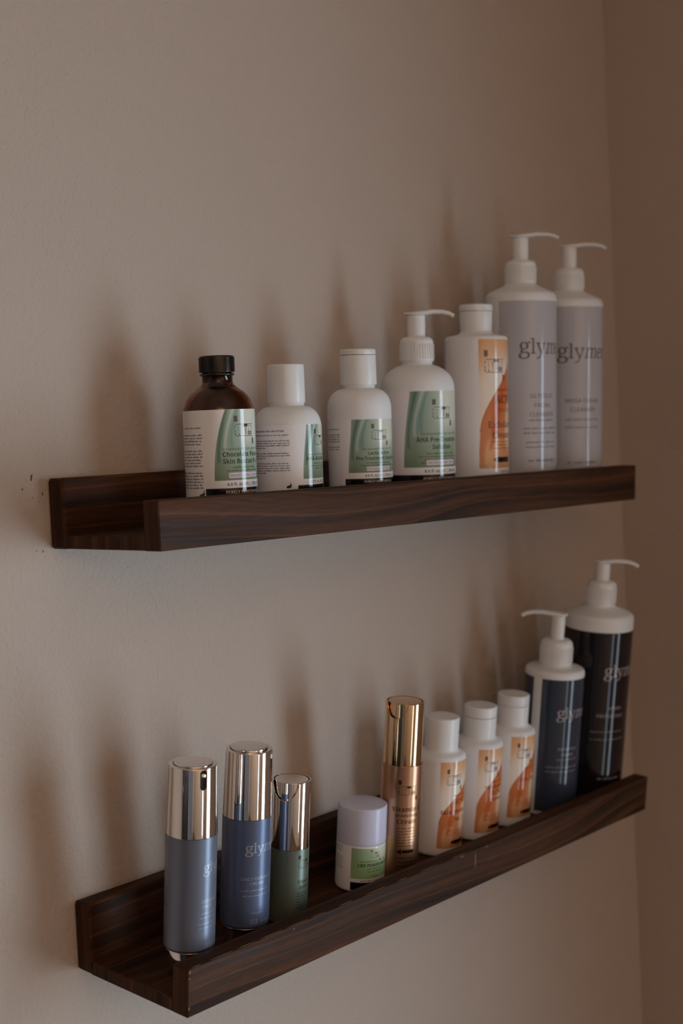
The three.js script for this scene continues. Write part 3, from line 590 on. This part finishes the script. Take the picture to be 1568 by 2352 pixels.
airless('blue airless bottle with chrome cap, between two other chrome-capped bottles', 0.0167, 0.0455, 0.0755, 0.0170, (s) => {
  glyLabel(s, { base: BLUE, ink: PALE, gx: -1.4, gy: 22.5, gs: 9.5, lines: [['DAILY DEFENSE', 7.5, 42, 2.9], ['CREAM', 7.5, 45.3, 2.9]], small: [[7, 49.8, 22, 1.5], [7, 53.6, 18, 1.5], [9, 66, 10, 1.3]] });
  text(s, '03', 3.4, 73.4, 5, { color: PALE, align: 'left' });
  fine(s, 11, 19, 72.5, 1.5, PALE);
}, 72, ['L', 0.0905, 0.0656], 0.0014);
function notchCap(R, h, deg, depth, halfW, m, inM) { // outer shell with a scoop cut at the front, inner plunger showing through
  const cap = new THREE.Group(); cap.name = 'cap';
  const shell = lathe(rounded([[R - 0.0012, 0], [R, 0, 0.0002], [R * 0.985, h, 0.0004], [R * 0.985 - 0.0011, h], [R - 0.0012, 0]]), 96, 0.5); shell.deleteAttribute('uv');
  const u = mergeGeometries([new THREE.CylinderGeometry(halfW, halfW, R * 1.2, 40).rotateX(Math.PI / 2)]); u.deleteAttribute('uv');
  u.scale(1, depth / halfW, 1).translate(0, h, R * 1.0).rotateY(deg * Math.PI / 180);
  mesh('cap_shell', cut(shell, u), m, cap);
  mesh('actuator', lathe(rounded([[0.001, 0.0004], [R - 0.0018, 0.0004], [R * 0.985 - 0.0018, h - 0.0001, 0.0004], [0.001, h]]), 72), inM, cap);
  return cap;
}
{ // green bottle
  const t = thing('airless_bottle', 'dark green airless bottle with short chrome cap and scooped front', 'bottle'), R = 0.0139, b = 0.004, top = 0.0580;
  mesh('base', lathe(rounded([[0.0008, 0.0003], [R * 0.9, 0.0003, 0.0008], [R * 0.94, b], [0.0008, b]]), 56), dark, t);
  mesh('bottle_body', lathe(rounded([[0.0008, b], [R, b, 0.0012], [R, top], [0.0008, top]]), 64), mat({ color: lin(0.11, 0.13, 0.1), metalness: 0.55, roughness: 0.32 }), t);
  const s = sheet(R, (top - b - 0.0016) * 1000, 12), c = s.c, k = 0.62;
  c.fillStyle = '#707b70'; c.fillRect(-s.W / 2, 0, s.W, s.H);
  c.fillStyle = '#1a231b'; oldLogo(s, 6, 8, 15, 4.6, '#1a231b', '#707b70');
  text(s, 'Vitamin', 13, 24, 3.6, { bold: true, color: '#16200f' }); text(s, 'Serum', 13, 28, 3.6, { bold: true, color: '#16200f' });
  for (let i = 0; i < 6; i++) fine(s, 6, 20, 31.5 + i * 2.1, 1.3, '#1a231b');
  c.beginPath(); c.moveTo(7, 46.3); c.lineTo(10, 44.3); c.lineTo(10, 48.3); c.fill(); c.fillStyle = '#16200f'; c.beginPath(); c.ellipse(10.2, 46.3, 2.3, 1.5, 0, 0, 7); c.fill(); c.fillRect(11, 45, 8, 2.6); fine(s, 1, 22, 50.8, 1.3, '#1a231b');
  mesh('label', wrapGeo(R, b + 0.0014, top - 0.0002, -180, 180, 0.00006), satin(finish(s)), t);
  const cap = notchCap(R * 1.0, 0.0478, -25, 0.0125, 0.0098, chrome, chrome); cap.position.y = top; t.add(cap);
  stand(t, 'L', 0.1382, 0.0624);
}
{ // small white jar-like bottle with lilac cap
  const t = thing('balm_bottle', 'short white bottle with wide lilac cap and green label', 'bottle'), R = 0.0187;
  straightBody(t, R, 0.0372, 0.0150, 0.0012, 0.0008);
  mesh('cap', lathe(rounded([[0.002, 0], [R * 1.006, 0, 0.0004], [R * 0.995, 0.0278, 0.0014], [0.001, 0.0280]]), 72).translate(0, 0.0376, 0), lilacCap, t);
  const y0 = 0.003, y1 = 0.0366, s = sheet(R, (y1 - y0) * 1000, 10), c = s.c;
  c.fillStyle = WHITE; c.fillRect(-s.W / 2, 0, s.W, s.H);
  const g = c.createLinearGradient(-7.4, 0, 30, 0); g.addColorStop(0, '#8fae8a'); g.addColorStop(0.35, '#a5c09b'); g.addColorStop(0.6, '#dfe3cf'); g.addColorStop(1, '#b9cfa8');
  c.fillStyle = g; c.fillRect(-7.6, 1.0, 40, 23.6);
  const g2 = c.createLinearGradient(0, 8, 0, 25); g2.addColorStop(0, 'rgba(150,184,135,0)'); g2.addColorStop(0.4, 'rgba(146,182,132,0.9)'); g2.addColorStop(1, 'rgba(160,196,142,0.9)'); c.fillStyle = g2; c.fillRect(-7.6, 8, 40, 16.6);
  oldLogo(s, 7, 5, 9.5, 3.2, '#5a4a40', '#dfe3cf');
  text(s, 'AGE MANAGEMENT SKIN CARE', 11, 11.8, 1.7, { color: '#2c3826' }); text(s, 'CBD POWER BALM', 11.5, 15.2, 3.4, { bold: true, color: '#1f2a1c', stretch: 0.95 });
  fine(s, 5, 18, 17.4, 1.2, '#2c3826'); fine(s, 5, 18, 19.4, 1.2, '#2c3826'); text(s, '2 oz', 11.5, 23.4, 2.6, { color: '#2c3826' }); fine(s, 0, 22, 26.6, 1.3, '#4a3f3c');
  c.fillStyle = '#16100c'; c.fillRect(-7.6, 27.4, 40, 6.5);
  for (const yy of [2, 10, 15.5]) for (let i = 0; i < 3; i++) fine(s, -24, -15, yy + i * 1.7, 1.2, '#5f544e');
  mesh('label', wrapGeo(R + 0.00006, y0, y1, -180, 180), gloss(finish(s)), t);
  stand(t, 'L', 0.2310, 0.0528);
}
{ // gold bottle
  const t = thing('airless_bottle', 'slim gold airless bottle with polished gold cap', 'bottle'), R = 0.0156, b = 0.003, top = 0.0925;
  mesh('base', lathe(rounded([[0.0008, 0.0003], [R * 0.88, 0.0003, 0.0008], [R * 0.94, b], [0.0008, b]]), 56), dark, t);
  mesh('bottle_body', lathe(rounded([[0.0008, b], [R, b, 0.0012], [R, top], [0.0008, top]]), 72), goldSatin, t);
  const s = sheet(R, (top - b - 0.0016) * 1000, 10), c = s.c, B = '#3f2412';
  c.fillStyle = '#c49778'; c.fillRect(-s.W / 2, 0, s.W, s.H);
  oldLogo(s, -3, 15.5, 17, 5.6, B, '#c49778');
  text(s, 'Vitamin C', 5.5, 34.6, 5.0, { font: 'serif', bold: true, color: B }); text(s, 'Moisturizing', 5.5, 38.8, 3, { font: 'serif', bold: true, color: B }); text(s, 'Cream', 5.5, 44.2, 5.0, { font: 'serif', bold: true, color: B });
  for (let i = 0; i < 7; i++) fine(s, -2, 13, 48.5 + i * 2.3, 1.4, B);
  c.fillStyle = B; c.beginPath(); c.moveTo(-2, 66.4); c.lineTo(1.6, 64); c.lineTo(1.6, 68.8); c.fill(); c.beginPath(); c.ellipse(0.6, 66.4, 1.5, 1.2, 0, 0, 7); c.fill(); c.fillRect(2.4, 65.2, 10, 2.4); for (let i = 0; i < 3; i++) fine(s, -2, 13, 72 + i * 3.2, 1.4, B);
  mesh('label', wrapGeo(R, b + 0.0014, top - 0.0002, -180, 180, 0.00006), mat({ color: 0xffffff, map: finish(s), metalness: 0.9, roughness: 0.3 }), t);
  const cap = notchCap(R * 0.96, 0.0480, -28, 0.0115, 0.0088, goldShine, goldShine); cap.position.y = top; t.add(cap);
  stand(t, 'L', 0.2655, 0.0624);
}
function smallBottle(label, hasFlip, capH, capR, lines, vol, place, fx) {
  const t = thing('lotion_bottle', label, 'bottle'), R = 0.0208, hb = place[3];
  straightBody(t, R, hb, 0.0125, 0.0045, 0.0022);
  if (hasFlip) flipCap(t, hb + 0.0016, capR * 0.985, capR, capH, 0.34, 62); else screwCap(t, hb + 0.0016, capR * 0.99, capR, capH);
  const y0 = 0.004, y1 = hb - 0.0048, s = sheet(R, (y1 - y0) * 1000);
  orangeLabel(s, { L: -0.2, R: 40, top: 0.4, bot: 72, k: 0.72, fx, lx: 7.5, ax: 16, lines, vol, volIn: !hasFlip });
  mesh('label', wrapGeo(R + 0.00008, y0, y1, -120, 230), gloss(finish(s)), t);
  stand(t, place[0], place[1], place[2]);
  return t;
}
smallBottle('small white screw-cap bottle with orange label beside the gold bottle', false, 0.0262, 0.0139, [['ACNE', 0.49, 7.5], ['Skin Medication', 0.60, 6.6], ['No. 1', 0.69, 6.6]], '2 fl oz', ['L', 0.3380, 0.0464, 0.0846], 0.8);
smallBottle('small white flip-cap bottle with orange label between two similar small bottles', true, 0.0262, 0.0139, [['Skin Balancing', 0.47, 5], ['ACNE', 0.55, 7.5], ['Treatment', 0.62, 5]], '2.0 fl. oz.', ['L', 0.3920, 0.0464, 0.0846], 0.66);
smallBottle('small white flip-cap bottle with orange label beside the blue-label pump bottle', true, 0.0262, 0.0139, [['Skin Clear', 0.55, 6.4]], '2.0 fl. oz.', ['L', 0.4416, 0.0464, 0.0862], 0.72);
const LILAC = '#aaa3ab';
tallPump('white pump bottle with dark blue label, nozzle pointing away from the dark bottle', (s) => glyLabel(s, { base: '#343c4c', ink: LILAC, gx: 3, gy: 34, gs: 13,
  lines: [['HYDRATING', 16, 63, 3.2], ['CREAM', 16, 68, 3.2]], small: [[16, 72, 20, 1.8], [12, 79, 32, 1.8], [12, 83, 32, 1.8]] }),
0.0262, 0.1320, 0.1243, -25, 316, ['L', 0.4965, 0.0528], -88, { cr: 0.0142, ch: 0.0222, sr: 0.0060, sh: 0.0205, len: 0.0325, hh: 0.0040, slope: 0.0012 });
tallPump('tall white pump bottle with near-black plum label at the end of lower shelf', (s) => glyLabel(s, { base: '#1b1216', ink: '#b0a5aa', gx: 7, gy: 40, gs: 14.5,
  lines: [['HYDRA', 21, 71, 4.2], ['PROTECTANT', 17, 78, 4.2]], small: [[16, 92, 34, 1.9], [16, 99, 34, 1.9], [20, 136, 24, 2.6]] }),
0.0314, 0.1793, 0.1600, -180, 180, ['L', 0.5600, 0.0570], 88, { cr: 0.0137, ch: 0.0218, sr: 0.0069, sh: 0.0162, len: 0.0318, hh: 0.0040, slope: 0.0060 });

renderer.render(scene, camera);
